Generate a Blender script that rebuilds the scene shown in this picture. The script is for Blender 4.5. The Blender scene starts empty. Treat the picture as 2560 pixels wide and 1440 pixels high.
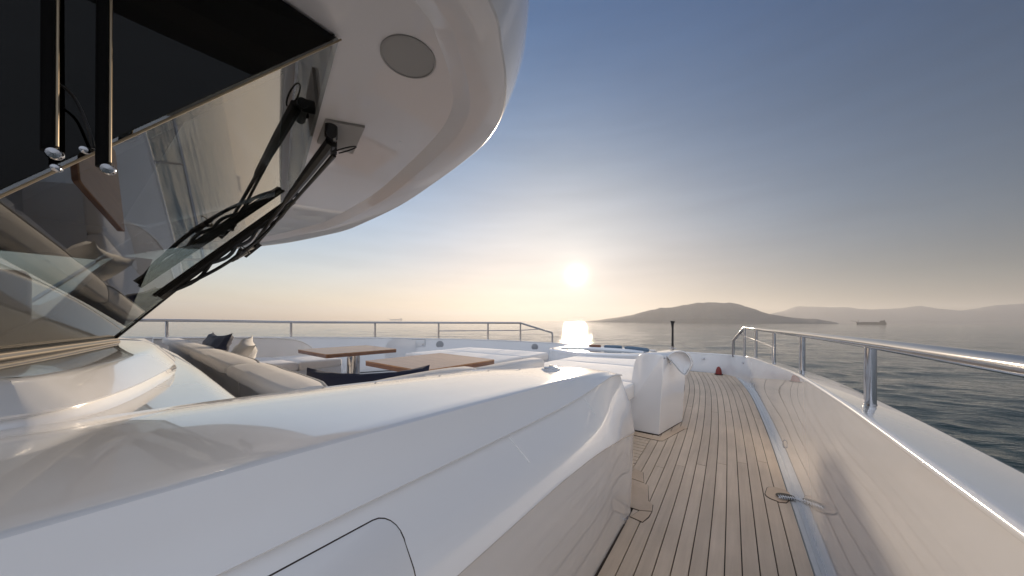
import bpy, bmesh, math, random
import numpy as np
from mathutils import Vector, Matrix, noise
random.seed(7)
R = math.radians
scene = bpy.context.scene
COL = scene.collection

# ------------------------------------------------------------------ camera
cam_data = bpy.data.cameras.new('camera')
cam = bpy.data.objects.new('camera', cam_data); COL.objects.link(cam)
cam.location = (0, 0, 1.25)
cam.rotation_euler = (R(90), R(-.33), R(35.5))
cam_data.sensor_width = 36.0
cam_data.lens = 36.0 * 800 / 2560
cam_data.shift_y = 81.5 / 2560
cam_data.clip_start = .02
cam_data.clip_end = 60000
scene.camera = cam

# ------------------------------------------------------------------ sky, sun, exposure
SUN_EL, SUN_AZ = 7.9, 24.2          # degrees above the horizon, degrees to port of the bow
sd = Vector((-math.sin(R(SUN_AZ)) * math.cos(R(SUN_EL)), math.cos(R(SUN_AZ)) * math.cos(R(SUN_EL)), math.sin(R(SUN_EL))))
world = bpy.data.worlds.new('World'); scene.world = world; world.use_nodes = True
nt = world.node_tree; nt.nodes.clear()
N = nt.nodes.new
out = N('ShaderNodeOutputWorld'); bg = N('ShaderNodeBackground'); sky = N('ShaderNodeTexSky')
sky.sky_type = 'NISHITA'; sky.sun_disc = False
sky.sun_elevation = R(SUN_EL); sky.sun_rotation = R(-SUN_AZ)
sky.altitude = 0; sky.air_density = 1.0; sky.dust_density = 1.0; sky.ozone_density = 2.0
bg.inputs['Strength'].default_value = .15
tc = N('ShaderNodeTexCoord'); dot = N('ShaderNodeVectorMath'); dot.operation = 'DOT_PRODUCT'
dot.inputs[1].default_value = sd
nrm = N('ShaderNodeVectorMath'); nrm.operation = 'NORMALIZE'
nt.links.new(tc.outputs['Generated'], nrm.inputs[0]); nt.links.new(nrm.outputs[0], dot.inputs[0])
mx = N('ShaderNodeMath'); mx.operation = 'MAXIMUM'; mx.inputs[1].default_value = 0
nt.links.new(dot.outputs['Value'], mx.inputs[0])
def vm(op, a, b=None, scale=None):
    n_ = N('ShaderNodeVectorMath'); n_.operation = op
    for i_, q in enumerate((a, b)):
        if q is None: continue
        if isinstance(q, (tuple, list)): n_.inputs[i_].default_value = q
        else: nt.links.new(q, n_.inputs[i_])
    if scale is not None:
        if isinstance(scale, (int, float)): n_.inputs['Scale'].default_value = scale
        else: nt.links.new(scale, n_.inputs['Scale'])
    return n_.outputs['Value'] if op == 'DOT_PRODUCT' else n_.outputs[0]
K = .15
v = vm('SCALE', sky.outputs['Color'], scale=K)
# tone compression of the sky's glare round the sun: soft shoulder c*1.42/(1+1.15c)
v = vm('DIVIDE', vm('SCALE', v, scale=1.42), vm('ADD', vm('SCALE', v, scale=1.15), (1, 1, 1)))
sep = N('ShaderNodeSeparateXYZ'); nt.links.new(nrm.outputs[0], sep.inputs[0])
ramp = N('ShaderNodeValToRGB'); cr_ = ramp.color_ramp
for pos, c_ in ((0.0, (1.14, .99, .95)), (.12, (1.05, .97, .98)), (.26, (.93, .97, 1.08)), (.45, (.67, .80, 1.0)), (.69, (.46, .66, .97)), (1.0, (.50, .68, .95))):
    e_ = cr_.elements.new(pos) if pos not in (0.0, 1.0) else cr_.elements[0 if pos == 0.0 else -1]
    e_.color = (*[q / 1.2 for q in c_], 1)
nt.links.new(sep.outputs[2], ramp.inputs[0])
v = vm('MULTIPLY', v, vm('SCALE', ramp.outputs['Color'], scale=1.2))
# the sky is brighter to port of the sun than to starboard
sr = Vector((math.cos(R(SUN_AZ)), math.sin(R(SUN_AZ)), 0))
side = vm('DOT_PRODUCT', nrm.outputs[0], tuple(sr))
mr = N('ShaderNodeMapRange'); mr.inputs['From Min'].default_value = -.8; mr.inputs['From Max'].default_value = .8
mr.inputs['To Min'].default_value = 1.55; mr.inputs['To Max'].default_value = .30; nt.links.new(side, mr.inputs['Value'])
v = vm('SCALE', vm('SCALE', v, scale=mr.outputs[0]), scale=.80)
sr_ = N('ShaderNodeMapRange'); sr_.data_type = 'FLOAT_VECTOR'
sr_.inputs[7].default_value = (-.1, -.1, -.1); sr_.inputs[8].default_value = (.8, .8, .8); sr_.inputs[9].default_value = (1, 1, 1); sr_.inputs[10].default_value = (.80, .94, 1.10)
cx3 = N('ShaderNodeCombineXYZ')
for i_ in range(3): nt.links.new(side, cx3.inputs[i_])
nt.links.new(cx3.outputs[0], sr_.inputs[6]); v = vm('MULTIPLY', v, sr_.outputs[1])
for k, colr, amt in ((3400, (1.0, .91, .72), 1.5), (320, (1.0, .86, .60), .16)):
    p = N('ShaderNodeMath'); p.operation = 'POWER'; p.inputs[1].default_value = k
    nt.links.new(mx.outputs[0], p.inputs[0])
    v = vm('ADD', v, vm('SCALE', tuple(c * amt for c in colr), scale=p.outputs[0]))
# unseen sky away from the sun: an added pale grey-blue fill for the foreground
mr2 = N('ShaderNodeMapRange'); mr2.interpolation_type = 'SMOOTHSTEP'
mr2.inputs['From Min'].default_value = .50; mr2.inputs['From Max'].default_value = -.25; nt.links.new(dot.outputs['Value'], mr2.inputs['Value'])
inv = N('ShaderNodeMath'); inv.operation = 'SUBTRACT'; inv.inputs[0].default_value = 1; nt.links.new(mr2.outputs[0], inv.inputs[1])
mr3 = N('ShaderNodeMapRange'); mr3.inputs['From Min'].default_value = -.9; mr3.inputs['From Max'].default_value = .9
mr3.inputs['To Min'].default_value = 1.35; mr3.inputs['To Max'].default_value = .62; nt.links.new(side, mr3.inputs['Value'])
rear_fill = vm('SCALE', (.68, .75, .88), scale=mr3.outputs[0])
v = vm('ADD', vm('SCALE', v, scale=inv.outputs[0]), vm('SCALE', rear_fill, scale=mr2.outputs[0]))
# very faint streaks of haze
cmap = N('ShaderNodeMapping'); cmap.inputs['Scale'].default_value = (2.2, 2.2, 16); nt.links.new(nrm.outputs[0], cmap.inputs['Vector'])
cn = N('ShaderNodeTexNoise'); cn.inputs['Scale'].default_value = 1.6; cn.inputs['Detail'].default_value = 5; nt.links.new(cmap.outputs[0], cn.inputs['Vector'])
cm = N('ShaderNodeMapRange'); cm.inputs['From Min'].default_value = .3; cm.inputs['From Max'].default_value = .7; cm.inputs['To Min'].default_value = .955; cm.inputs['To Max'].default_value = 1.045; nt.links.new(cn.outputs['Fac'], cm.inputs['Value'])
v = vm('SCALE', v, scale=cm.outputs[0])
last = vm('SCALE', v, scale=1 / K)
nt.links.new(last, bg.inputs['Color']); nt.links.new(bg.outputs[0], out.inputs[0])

sun_data = bpy.data.lights.new('sun', 'SUN'); sun_data.energy = 4.4; sun_data.angle = R(3.0); sun_data.color = (1.0, .80, .58)
sun = bpy.data.objects.new('sun', sun_data); COL.objects.link(sun)
sun.rotation_euler = sd.to_track_quat('Z', 'Y').to_euler()

scene.view_settings.view_transform = 'Standard'; scene.view_settings.look = 'None'
scene.view_settings.gamma = 1; scene.view_settings.use_curve_mapping = False
scene.view_settings.exposure = 0.25
scene.render.engine = 'CYCLES'
cy = scene.cycles
cy.use_denoising = True
try: cy.denoiser = 'OPENIMAGEDENOISE'
except Exception: pass
cy.max_bounces = 10; cy.transparent_max_bounces = 12; cy.volume_bounces = 1
cy.sample_clamp_indirect = 6.0

# ------------------------------------------------------------------ materials
def mat(name, color, rough=.5, metal=0.0, ior=1.5, coat=0.0, coat_rough=.03, var=0.0, vscale=3.0, bump=0.0, bscale=60.0, sheen=0.0, spec=.5):
    m = bpy.data.materials.new(name); m.use_nodes = True
    t = m.node_tree; b = t.nodes['Principled BSDF']
    b.inputs['Base Color'].default_value = (*color, 1); b.inputs['Roughness'].default_value = rough
    b.inputs['Metallic'].default_value = metal; b.inputs['IOR'].default_value = ior
    b.inputs['Coat Weight'].default_value = coat; b.inputs['Coat Roughness'].default_value = coat_rough
    b.inputs['Sheen Weight'].default_value = sheen
    if coat: b.inputs['Coat IOR'].default_value = max(1.5, ior)
    b.inputs['Specular IOR Level'].default_value = spec
    if var or bump:
        c = t.nodes.new('ShaderNodeTexCoord')
    if var:
        n = t.nodes.new('ShaderNodeTexNoise'); n.inputs['Scale'].default_value = vscale; n.inputs['Detail'].default_value = 5
        t.links.new(c.outputs['Object'], n.inputs['Vector'])
        r = t.nodes.new('ShaderNodeMapRange'); r.inputs['To Min'].default_value = 1 - var; r.inputs['To Max'].default_value = 1 + var
        t.links.new(n.outputs['Fac'], r.inputs['Value'])
        mu = t.nodes.new('ShaderNodeVectorMath'); mu.operation = 'SCALE'; mu.inputs[0].default_value = color
        t.links.new(r.outputs[0], mu.inputs['Scale']); t.links.new(mu.outputs[0], b.inputs['Base Color'])
    if bump:
        n2 = t.nodes.new('ShaderNodeTexNoise'); n2.inputs['Scale'].default_value = bscale; n2.inputs['Detail'].default_value = 4
        t.links.new(c.outputs['Object'], n2.inputs['Vector'])
        bu = t.nodes.new('ShaderNodeBump'); bu.inputs['Strength'].default_value = bump; bu.inputs['Distance'].default_value = .01
        t.links.new(n2.outputs['Fac'], bu.inputs['Height']); t.links.new(bu.outputs[0], b.inputs['Normal'])
    return m

M = {}
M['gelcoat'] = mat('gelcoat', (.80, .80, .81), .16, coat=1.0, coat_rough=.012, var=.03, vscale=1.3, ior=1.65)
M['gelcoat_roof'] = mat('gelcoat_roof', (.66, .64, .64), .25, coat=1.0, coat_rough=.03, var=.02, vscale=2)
M['nonskid'] = mat('nonskid', (.6, .6, .6), .6, bump=.3, bscale=400)
M['steel'] = mat('polished_steel', (.44, .44, .455), .07, metal=1.0, var=.04, vscale=8)
M['black'] = mat('black_paint', (.012, .012, .013), .32)
M['matte_black'] = mat('matte_black', (.004, .004, .004), .8, spec=.12)
M['rubber'] = mat('black_rubber', (.012, .012, .012), .6)
M['fabric'] = mat('cushion_fabric', (.86, .825, .79), .85, var=.05, vscale=6, bump=.25, bscale=350, sheen=.2)
M['fabric_white'] = mat('white_fabric', (.80, .78, .74), .9, var=.04, vscale=9, bump=.3, bscale=300)
M['piping'] = mat('piping', (.75, .73, .70), .8)
M['navy'] = mat('navy_fabric', (.012, .018, .05), .75, var=.2, vscale=14, bump=.3, bscale=220, sheen=.1)
M['blue_cover'] = mat('blue_vinyl', (.10, .16, .23), .5, var=.1, vscale=8)
M['caulk'] = mat('caulking', (.035, .022, .016), .7)
M['tub_water'] = mat('tub_water', (.03, .06, .08), .05, bump=.4, bscale=14, ior=1.33)
M['mesh_grey'] = mat('speaker_mesh', (.33, .32, .31), .6, bump=.4, bscale=900)
M['grey_lid'] = mat('grey_plastic', (.35, .36, .38), .5)
M['red'] = mat('red_plastic', (.20, .018, .013), .4)
M['frit'] = mat('black_frit', (.006, .006, .007), .12, ior=1.5)
M['tan_line'] = mat('sill_bronze', (.34, .27, .18), .3, metal=.6)
M['sill_dark'] = mat('sill_dark', (.05, .045, .04), .4)
M['interior'] = mat('interior_dark', (.010, .009, .008), .7, var=.2, vscale=4)
M['dash'] = mat('dashboard', (.018, .016, .014), .6)
M['ship'] = mat('ship_paint', (.05, .045, .04), .6, var=.2, vscale=.05)
M['ship_white'] = mat('ship_house', (.4, .4, .38), .6, var=.1, vscale=.1)
M['sill_white'] = mat('sill_white', (.66, .65, .63), .38, var=.06, vscale=7)
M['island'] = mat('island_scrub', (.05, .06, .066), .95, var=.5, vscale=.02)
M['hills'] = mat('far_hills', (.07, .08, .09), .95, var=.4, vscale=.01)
M['hull'] = mat('hull_paint', (.70, .71, .73), .2, coat=1.0, var=.01)

def wood(name, base, dark, scale=(30, 1.6, 30), rough=.55, rnd=.07, coat=0.0):
    m = bpy.data.materials.new(name); m.use_nodes = True
    t = m.node_tree; b = t.nodes['Principled BSDF']; L = t.links.new
    c = t.nodes.new('ShaderNodeTexCoord'); mp = t.nodes.new('ShaderNodeMapping'); mp.inputs['Scale'].default_value = scale
    L(c.outputs['Object'], mp.inputs['Vector'])
    oi = t.nodes.new('ShaderNodeObjectInfo')
    ad = t.nodes.new('ShaderNodeVectorMath'); ad.operation = 'ADD'; L(mp.outputs[0], ad.inputs[0])
    sc_ = t.nodes.new('ShaderNodeMath'); sc_.operation = 'MULTIPLY'; sc_.inputs[1].default_value = 37; L(oi.outputs['Random'], sc_.inputs[0])
    cb = t.nodes.new('ShaderNodeCombineXYZ'); L(sc_.outputs[0], cb.inputs[0]); L(sc_.outputs[0], cb.inputs[1]); L(cb.outputs[0], ad.inputs[1])
    n = t.nodes.new('ShaderNodeTexNoise'); n.inputs['Scale'].default_value = 1; n.inputs['Detail'].default_value = 6; n.inputs['Roughness'].default_value = .65
    L(ad.outputs[0], n.inputs['Vector'])
    n3 = t.nodes.new('ShaderNodeTexNoise'); n3.inputs['Scale'].default_value = 2.2; n3.inputs['Detail'].default_value = 4; L(c.outputs['Object'], n3.inputs['Vector'])
    ramp = t.nodes.new('ShaderNodeValToRGB'); ramp.color_ramp.elements[0].position = .3; ramp.color_ramp.elements[1].position = .72
    ramp.color_ramp.elements[0].color = (*dark, 1); ramp.color_ramp.elements[1].color = (*base, 1)
    L(n.outputs['Fac'], ramp.inputs[0])
    r = t.nodes.new('ShaderNodeMapRange'); r.inputs['To Min'].default_value = 1 - rnd; r.inputs['To Max'].default_value = 1 + rnd; L(oi.outputs['Random'], r.inputs['Value'])
    r3 = t.nodes.new('ShaderNodeMapRange'); r3.inputs['To Min'].default_value = .78; r3.inputs['To Max'].default_value = 1.2; L(n3.outputs['Fac'], r3.inputs['Value'])
    mm = t.nodes.new('ShaderNodeMath'); mm.operation = 'MULTIPLY'; L(r.outputs[0], mm.inputs[0]); L(r3.outputs[0], mm.inputs[1])
    mu = t.nodes.new('ShaderNodeVectorMath'); mu.operation = 'SCALE'; L(ramp.outputs['Color'], mu.inputs[0]); L(mm.outputs[0], mu.inputs['Scale'])
    L(mu.outputs[0], b.inputs['Base Color']); b.inputs['Roughness'].default_value = rough
    b.inputs['Coat Weight'].default_value = coat; b.inputs['Coat Roughness'].default_value = .15
    bu = t.nodes.new('ShaderNodeBump'); bu.inputs['Strength'].default_value = .12; bu.inputs['Distance'].default_value = .004
    L(n.outputs['Fac'], bu.inputs['Height']); L(bu.outputs[0], b.inputs['Normal'])
    return m
M['teak'] = wood('teak', (.71, .56, .42), (.60, .465, .34))
M['teak_margin'] = wood('teak_margin', (.68, .51, .36), (.57, .42, .29), scale=(6, 6, 6))
M['varnish'] = wood('varnished_teak', (.50, .27, .13), (.34, .16, .07), scale=(3, 26, 26), rough=.35, rnd=.05, coat=.25)
M['varnish_edge'] = wood('varnished_edge', (.22, .085, .035), (.14, .05, .02), scale=(4, 4, 40), rough=.3, rnd=.05, coat=.6)

def glass_mat(name, tint, ior=1.55):
    m = bpy.data.materials.new(name); m.use_nodes = True
    t = m.node_tree; t.nodes.clear(); L = t.links.new
    o = t.nodes.new('ShaderNodeOutputMaterial'); mixs = t.nodes.new('ShaderNodeMixShader')
    tr = t.nodes.new('ShaderNodeBsdfTransparent'); tr.inputs[0].default_value = (*tint, 1)
    gl = t.nodes.new('ShaderNodeBsdfGlossy'); gl.inputs['Roughness'].default_value = .015; gl.inputs[0].default_value = (.92, .92, .9, 1)
    fr = t.nodes.new('ShaderNodeFresnel'); fr.inputs['IOR'].default_value = ior
    ge = t.nodes.new('ShaderNodeNewGeometry'); om = t.nodes.new('ShaderNodeMath'); om.operation = 'SUBTRACT'; om.inputs[0].default_value = 1; L(ge.outputs['Backfacing'], om.inputs[1])
    fm = t.nodes.new('ShaderNodeMath'); fm.operation = 'MULTIPLY'; L(fr.outputs[0], fm.inputs[0]); L(om.outputs[0], fm.inputs[1])
    L(fm.outputs[0], mixs.inputs[0]); L(tr.outputs[0], mixs.inputs[1]); L(gl.outputs[0], mixs.inputs[2]); L(mixs.outputs[0], o.inputs[0])
    return m
M['glass'] = glass_mat('tinted_glass', (.60, .62, .61), 2.3)
M['port_glass'] = glass_mat('port_glass', (.93, .95, .95), 1.5)
M['dark_glass'] = glass_mat('dark_side_glass', (.06, .065, .07), 1.32)

def sea_mat():
    m = bpy.data.materials.new('sea_water'); m.use_nodes = True
    t = m.node_tree; b = t.nodes['Principled BSDF']; L = t.links.new
    b.inputs['Base Color'].default_value = (.022, .040, .035, 1); b.inputs['Roughness'].default_value = .05; b.inputs['IOR'].default_value = 1.33
    c = t.nodes.new('ShaderNodeTexCoord')
    prev = None
    for sc, st, rot in ((1.5, .8, 12), (5.0, .7, 40), (.30, .22, 24)):
        mp = t.nodes.new('ShaderNodeMapping'); mp.vector_type = 'TEXTURE'; mp.inputs['Rotation'].default_value = (0, 0, R(rot)); mp.inputs['Scale'].default_value = (1 / (sc * .38), 1 / sc, 1 / sc)
        L(c.outputs['Object'], mp.inputs['Vector'])
        n = t.nodes.new('ShaderNodeTexNoise'); n.inputs['Scale'].default_value = 1; n.inputs['Detail'].default_value = 5; n.inputs['Roughness'].default_value = .55
        L(mp.outputs[0], n.inputs['Vector'])
        bu = t.nodes.new('ShaderNodeBump'); bu.inputs['Strength'].default_value = st; bu.inputs['Distance'].default_value = .20 / sc
        L(n.outputs['Fac'], bu.inputs['Height'])
        if prev: L(prev.outputs[0], bu.inputs['Normal'])
        prev = bu
    L(prev.outputs[0], b.inputs['Normal'])
    return m
M['sea'] = sea_mat()

# ------------------------------------------------------------------ helpers
def tag(o, label=None, cat=None, group=None, kind=None):
    if label: o['label'] = label
    if cat: o['category'] = cat
    if group: o['group'] = group
    if kind: o['kind'] = kind
    return o

def empty(name, loc=(0, 0, 0)):
    o = bpy.data.objects.new(name, None); COL.objects.link(o); o.location = loc; o.empty_display_size = .1
    return o

def obj(name, vf, m, parent=None, smooth=True, angle=35, mats=None, fmat=None):
    """vf = (verts, faces) in world metres; linked as one mesh object under parent."""
    verts, faces = vf
    me = bpy.data.meshes.new(name); me.from_pydata([tuple(v) for v in verts], [], [tuple(f) for f in faces]); me.update()
    for mm in (mats or [m]): me.materials.append(mm)
    if fmat:
        for p, i in zip(me.polygons, fmat): p.material_index = i
    bm = bmesh.new(); bm.from_mesh(me); bmesh.ops.recalc_face_normals(bm, faces=bm.faces); bm.to_mesh(me); bm.free()
    if smooth:
        me.polygons.foreach_set('use_smooth', [True] * len(me.polygons))
        me.set_sharp_from_angle(angle=R(angle))
    o = bpy.data.objects.new(name, me); COL.objects.link(o)
    if parent is not None:
        o.parent = parent
        base = Vector((0, 0, 0)); q = parent
        while q is not None: base += q.location; q = q.parent
        o.location = -base
    return o

def join(*parts):
    V, F = [], []
    for v, f in parts:
        k = len(V); V += list(v); F += [tuple(i + k for i in q) for q in f]
    return V, F

def loft(rows, closed=False, cap=False):
    n = len(rows[0]); V = [p for r in rows for p in r]; F = []
    for i in range(len(rows) - 1):
        for j in range(n if closed else n - 1):
            a = i * n + j; b = i * n + (j + 1) % n
            F.append((a, b, b + n, a + n))
    if cap:
        F.append(tuple(range(n))); F.append(tuple(range((len(rows) - 1) * n, len(rows) * n)))
    return V, F

def bevel(vf, w, seg=2):
    bm = bmesh.new(); vs = [bm.verts.new(v) for v in vf[0]]
    for f in vf[1]:
        try: bm.faces.new([vs[i] for i in f])
        except ValueError: pass
    bmesh.ops.recalc_face_normals(bm, faces=bm.faces)
    bmesh.ops.bevel(bm, geom=bm.edges[:] , offset=w, segments=seg, affect='EDGES', profile=.5)
    bm.verts.index_update()
    r = [v.co.copy() for v in bm.verts], [[v.index for v in f.verts] for f in bm.faces]; bm.free(); return r

def box(x0, x1, y0, y1, z0, z1, w=0, seg=2):
    V = [(x, y, z) for z in (z0, z1) for y in (y0, y1) for x in (x0, x1)]
    F = [(0, 2, 3, 1), (4, 5, 7, 6), (0, 1, 5, 4), (2, 6, 7, 3), (0, 4, 6, 2), (1, 3, 7, 5)]
    return bevel((V, F), w, seg) if w else (V, F)

def xform(vf, mtx): return [mtx @ Vector(v) for v in vf[0]], vf[1]

def prism(poly, z0, z1, w=0, seg=2):
    n = len(poly); V = [(x, y, z0) for x, y in poly] + [(x, y, z1) for x, y in poly]
    F = [tuple(range(n))[::-1], tuple(range(n, 2 * n))] + [(i, (i + 1) % n, (i + 1) % n + n, i + n) for i in range(n)]
    return bevel((V, F), w, seg) if w else (V, F)

def tube(path, r, n=12, cap=True):
    P = [Vector(p) for p in path]; rr = r if isinstance(r, (list, tuple)) else [r] * len(P); rows = []
    t0 = (P[1] - P[0]).normalized(); up = Vector((0, 0, 1)) if abs(t0.z) < .9 else Vector((1, 0, 0))
    u = t0.cross(up).normalized()
    for i, p in enumerate(P):
        if i == 0: t = P[1] - P[0]
        elif i == len(P) - 1: t = P[-1] - P[-2]
        else: t = (P[i] - P[i - 1]).normalized() + (P[i + 1] - P[i]).normalized()
        t.normalize(); u = (u - t * u.dot(t)).normalized(); v = t.cross(u)
        rows.append([p + (u * math.cos(2 * math.pi * k / n) + v * math.sin(2 * math.pi * k / n)) * rr[i] for k in range(n)])
    return loft(rows, True, cap)

def lathe(prof, c, n=32, axis=None):
    rows = [[(r * math.cos(2 * math.pi * k / n), r * math.sin(2 * math.pi * k / n), z) for k in range(n)] for r, z in prof]
    vf = loft(rows, True, True)
    m = Matrix.Translation(c)
    if axis is not None: m = m @ Vector(axis).to_track_quat('Z', 'Y').to_matrix().to_4x4()
    return xform(vf, m)

def spline(pts, n=8):
    """Catmull-Rom through pts (tuples of any length)."""
    P = [np.array(p, float) for p in pts]; P = [2 * P[0] - P[1]] + P + [2 * P[-1] - P[-2]]; o = []
    for i in range(1, len(P) - 2):
        a, b, c, d = P[i - 1:i + 3]
        for k in range(n):
            t = k / n
            o.append(.5 * (2 * b + (c - a) * t + (2 * a - 5 * b + 4 * c - d) * t * t + (3 * b - a - 3 * c + d) * t ** 3))
    o.append(P[-2]); return [tuple(q) for q in o]

def lerp(x, xs, ys): return float(np.interp(x, xs, ys))

def puff(w, l, h, nx=14, ny=10, seed=0, wr=.015, e=.35):
    """a stuffed pillow: w by l, h thick, seams pinched at the rim, crumpled a little"""
    V, F = [], []; idx = {}
    for s in (1, -1):
        for i in range(nx + 1):
            for j in range(ny + 1):
                u = 2 * i / nx - 1; v = 2 * j / ny - 1
                rim = i in (0, nx) or j in (0, ny)
                if s < 0 and rim: idx[(s, i, j)] = idx[(1, i, j)]; continue
                hh = ((1 - u * u) * (1 - v * v)) ** e
                pin = 1 - .07 * (1 - abs(v)) * 0 - .05 * (1 - v * v) * (abs(u) ** 6)
                x = u * w / 2 * pin; y = v * l / 2 * (1 - .24 * (1 - u * u) * (abs(v) ** 3))
                nz = noise.noise(Vector((u * 2.3 + seed, v * 2.1, s * .7))) + .5 * noise.noise(Vector((u * 6 + seed, v * 5, s)))
                z = s * hh * h / 2 + nz * wr * (1.0 if not rim else .6)
                idx[(s, i, j)] = len(V); V.append((x, y, z))
        for i in range(nx):
            for j in range(ny):
                q = [idx[(s, i, j)], idx[(s, i + 1, j)], idx[(s, i + 1, j + 1)], idx[(s, i, j + 1)]]
                F.append(q if s > 0 else q[::-1])
    return V, F

def cushion(x0, x1, y0, y1, z0, z1, r=.04, seed=0, nx=10, ny=10, wr=.006):
    """upholstered block with rounded edges and a slightly uneven top"""
    V, F = box(x0, x1, y0, y1, z0, z1)
    bm = bmesh.new(); vs = [bm.verts.new(v) for v in V]
    for f in F: bm.faces.new([vs[i] for i in f])
    bmesh.ops.recalc_face_normals(bm, faces=bm.faces)
    bmesh.ops.bevel(bm, geom=bm.edges[:], offset=r, segments=3, affect='EDGES', profile=.5)
    # long cuts so that the noise has something to move
    for ax, a, b, n in ((0, x0 + r, x1 - r, max(2, int((x1 - x0) / .12))), (1, y0 + r, y1 - r, max(2, int((y1 - y0) / .12)))):
        for k in range(1, n):
            p = [0, 0, 0]; p[ax] = a + (b - a) * k / n; no = [0, 0, 0]; no[ax] = 1
            bmesh.ops.bisect_plane(bm, geom=bm.verts[:] + bm.edges[:] + bm.faces[:], plane_co=p, plane_no=no)
    for v in bm.verts:
        c = v.co
        d = noise.noise_vector(Vector((c.x * 3.1 + seed, c.y * 3.1, c.z * 5))) * wr
        crown = .012 * max(0, 1 - ((c.x - (x0 + x1) / 2) / ((x1 - x0) / 2)) ** 2) * max(0, 1 - ((c.y - (y0 + y1) / 2) / ((y1 - y0) / 2)) ** 2)
        v.co = c + d + Vector((0, 0, crown if c.z > (z0 + z1) / 2 else 0))
    bm.verts.index_update()
    r_ = [v.co.copy() for v in bm.verts], [[v.index for v in f.verts] for f in bm.faces]; bm.free(); return r_

WL = -3.2      # the water lies this far below the side deck

# ------------------------------------------------------------------ sea, island, hills
def build_sea():
    cx, cy_ = -3.0, 2.0
    radii = [0.0, 2.5]
    while radii[-1] < 420: radii.append(radii[-1] * 1.0125)
    while radii[-1] < 5000: radii.append(radii[-1] * 1.06)
    radii = np.array(radii[1:]); nA = 760
    th = np.linspace(0, 2 * np.pi, nA, endpoint=False)
    RR, TT = np.meshgrid(radii, th, indexing='ij')
    X = cx + RR * np.cos(TT); Y = cy_ + RR * np.sin(TT)
    rs = np.random.RandomState(3); Z = np.zeros_like(X)
    wind = math.radians(294)
    for k in range(54):
        lam = .7 * (1.068 ** k) * rs.uniform(.92, 1.08)
        a = wind + rs.normal(0, .55); ph = rs.uniform(0, 6.28)
        amp = .0115 * lam ** .55 * (1 if lam < 2.6 else (2.6 / lam) ** .75)
        cell = RR * .0125
        fade = np.clip((lam / np.maximum(cell, 1e-3) - 3.0) / 3.0, 0, 1)
        s = np.sin((X * np.cos(a) + Y * np.sin(a)) * 2 * np.pi / lam + ph + .6 * np.sin((X * np.sin(a) - Y * np.cos(a)) * .9 / lam))
        Z += amp * fade * s
    Z = np.where(RR > 900, 0, Z)
    V = np.stack([X.ravel(), Y.ravel(), (WL + Z).ravel()], 1)
    nR = len(radii); i, j = np.meshgrid(np.arange(nR - 1), np.arange(nA), indexing='ij')
    a = i * nA + j; b = i * nA + (j + 1) % nA
    F = np.stack([a, a + nA, b + nA, b], -1).reshape(-1, 4)
    me = bpy.data.meshes.new('sea'); me.vertices.add(len(V)); me.vertices.foreach_set('co', V.ravel())
    me.loops.add(F.size); me.loops.foreach_set('vertex_index', F.ravel().astype(np.int32))
    me.polygons.add(len(F)); me.polygons.foreach_set('loop_start', np.arange(0, F.size, 4, dtype=np.int32))
    me.update(calc_edges=True); me.polygons.foreach_set('use_smooth', np.ones(len(F), bool)); me.materials.append(M['sea'])
    o = bpy.data.objects.new('sea', me); COL.objects.link(o); tag(o, 'rippled grey-green sea stretching to the horizon', kind='structure')
build_sea()

def land(name, m, az0, az1, dist, depth, prof, seed, nu=190, nv=26, rough=.16):
    """hills along an arc: prof = [(azimuth to starboard of the camera-side axis in deg, height m)]"""
    V, F = [], []
    az = np.linspace(az0, az1, nu)
    xs = [p[0] for p in prof]; ys = [p[1] for p in prof]
    for j in range(nv):
        v = j / (nv - 1); env = math.sin(math.pi * v) ** .8
        for a in az:
            r = dist + depth * (v - .5)
            h = lerp(a, xs, ys)
            n = sum(noise.noise(Vector((a * f * .12 + seed, v * f * .5, seed))) / f for f in (1.7, 4.1, 9.3, 19))
            n2 = sum(noise.noise(Vector((a * f * .35 + seed, v * f * .2, 3))) / f for f in (2, 5, 12))
            hh = h * env * (1 + rough * 2.2 * n * (1 - .5 * env)) + h * .09 * n2
            if j in (0, nv - 1): hh = -8
            V.append((r * math.sin(R(a)), r * math.cos(R(a)), WL + max(hh, -8) - (3 if h < .5 else 0)))
    for j in range(nv - 1):
        for i in range(nu - 1):
            a = j * nu + i; F.append((a, a + 1, a + nu + 1, a + nu))
    return obj(name, (V, F), m, smooth=False)
ISLAND = [(-23.2, -6), (-22.7, 2.5), (-20.1, 10), (-17.5, 21), (-14.9, 33), (-12.8, 48), (-10.7, 62), (-8.4, 66), (-6.7, 70), (-5.3, 78.5), (-3.75, 82), (-2.5, 77.5),
          (-1.4, 79.5), (-.3, 70.5), (.9, 56), (2.3, 41.4), (3.4, 32), (4.9, 25), (6.5, 19), (8.0, 17), (9.1, 10), (9.9, 4), (10.6, -6)]
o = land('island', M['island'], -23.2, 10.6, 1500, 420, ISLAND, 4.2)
tag(o, 'low hazy island under the sun, dark hump on the horizon', kind='structure')
FAR = [(.2, 0), (1.4, 33), (3.4, 77), (4.9, 99), (6.1, 140), (8.4, 131), (10.9, 121), (12.9, 101), (14.7, 108), (16.4, 120), (17.7, 100), (19, 86), (19.9, 98), (21, 115), (22.5, 122), (27, 135), (33, 110), (40, 60), (46, 0)]
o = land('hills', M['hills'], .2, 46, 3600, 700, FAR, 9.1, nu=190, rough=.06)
tag(o, 'far pale hills fading into haze behind the island', kind='structure')

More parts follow.
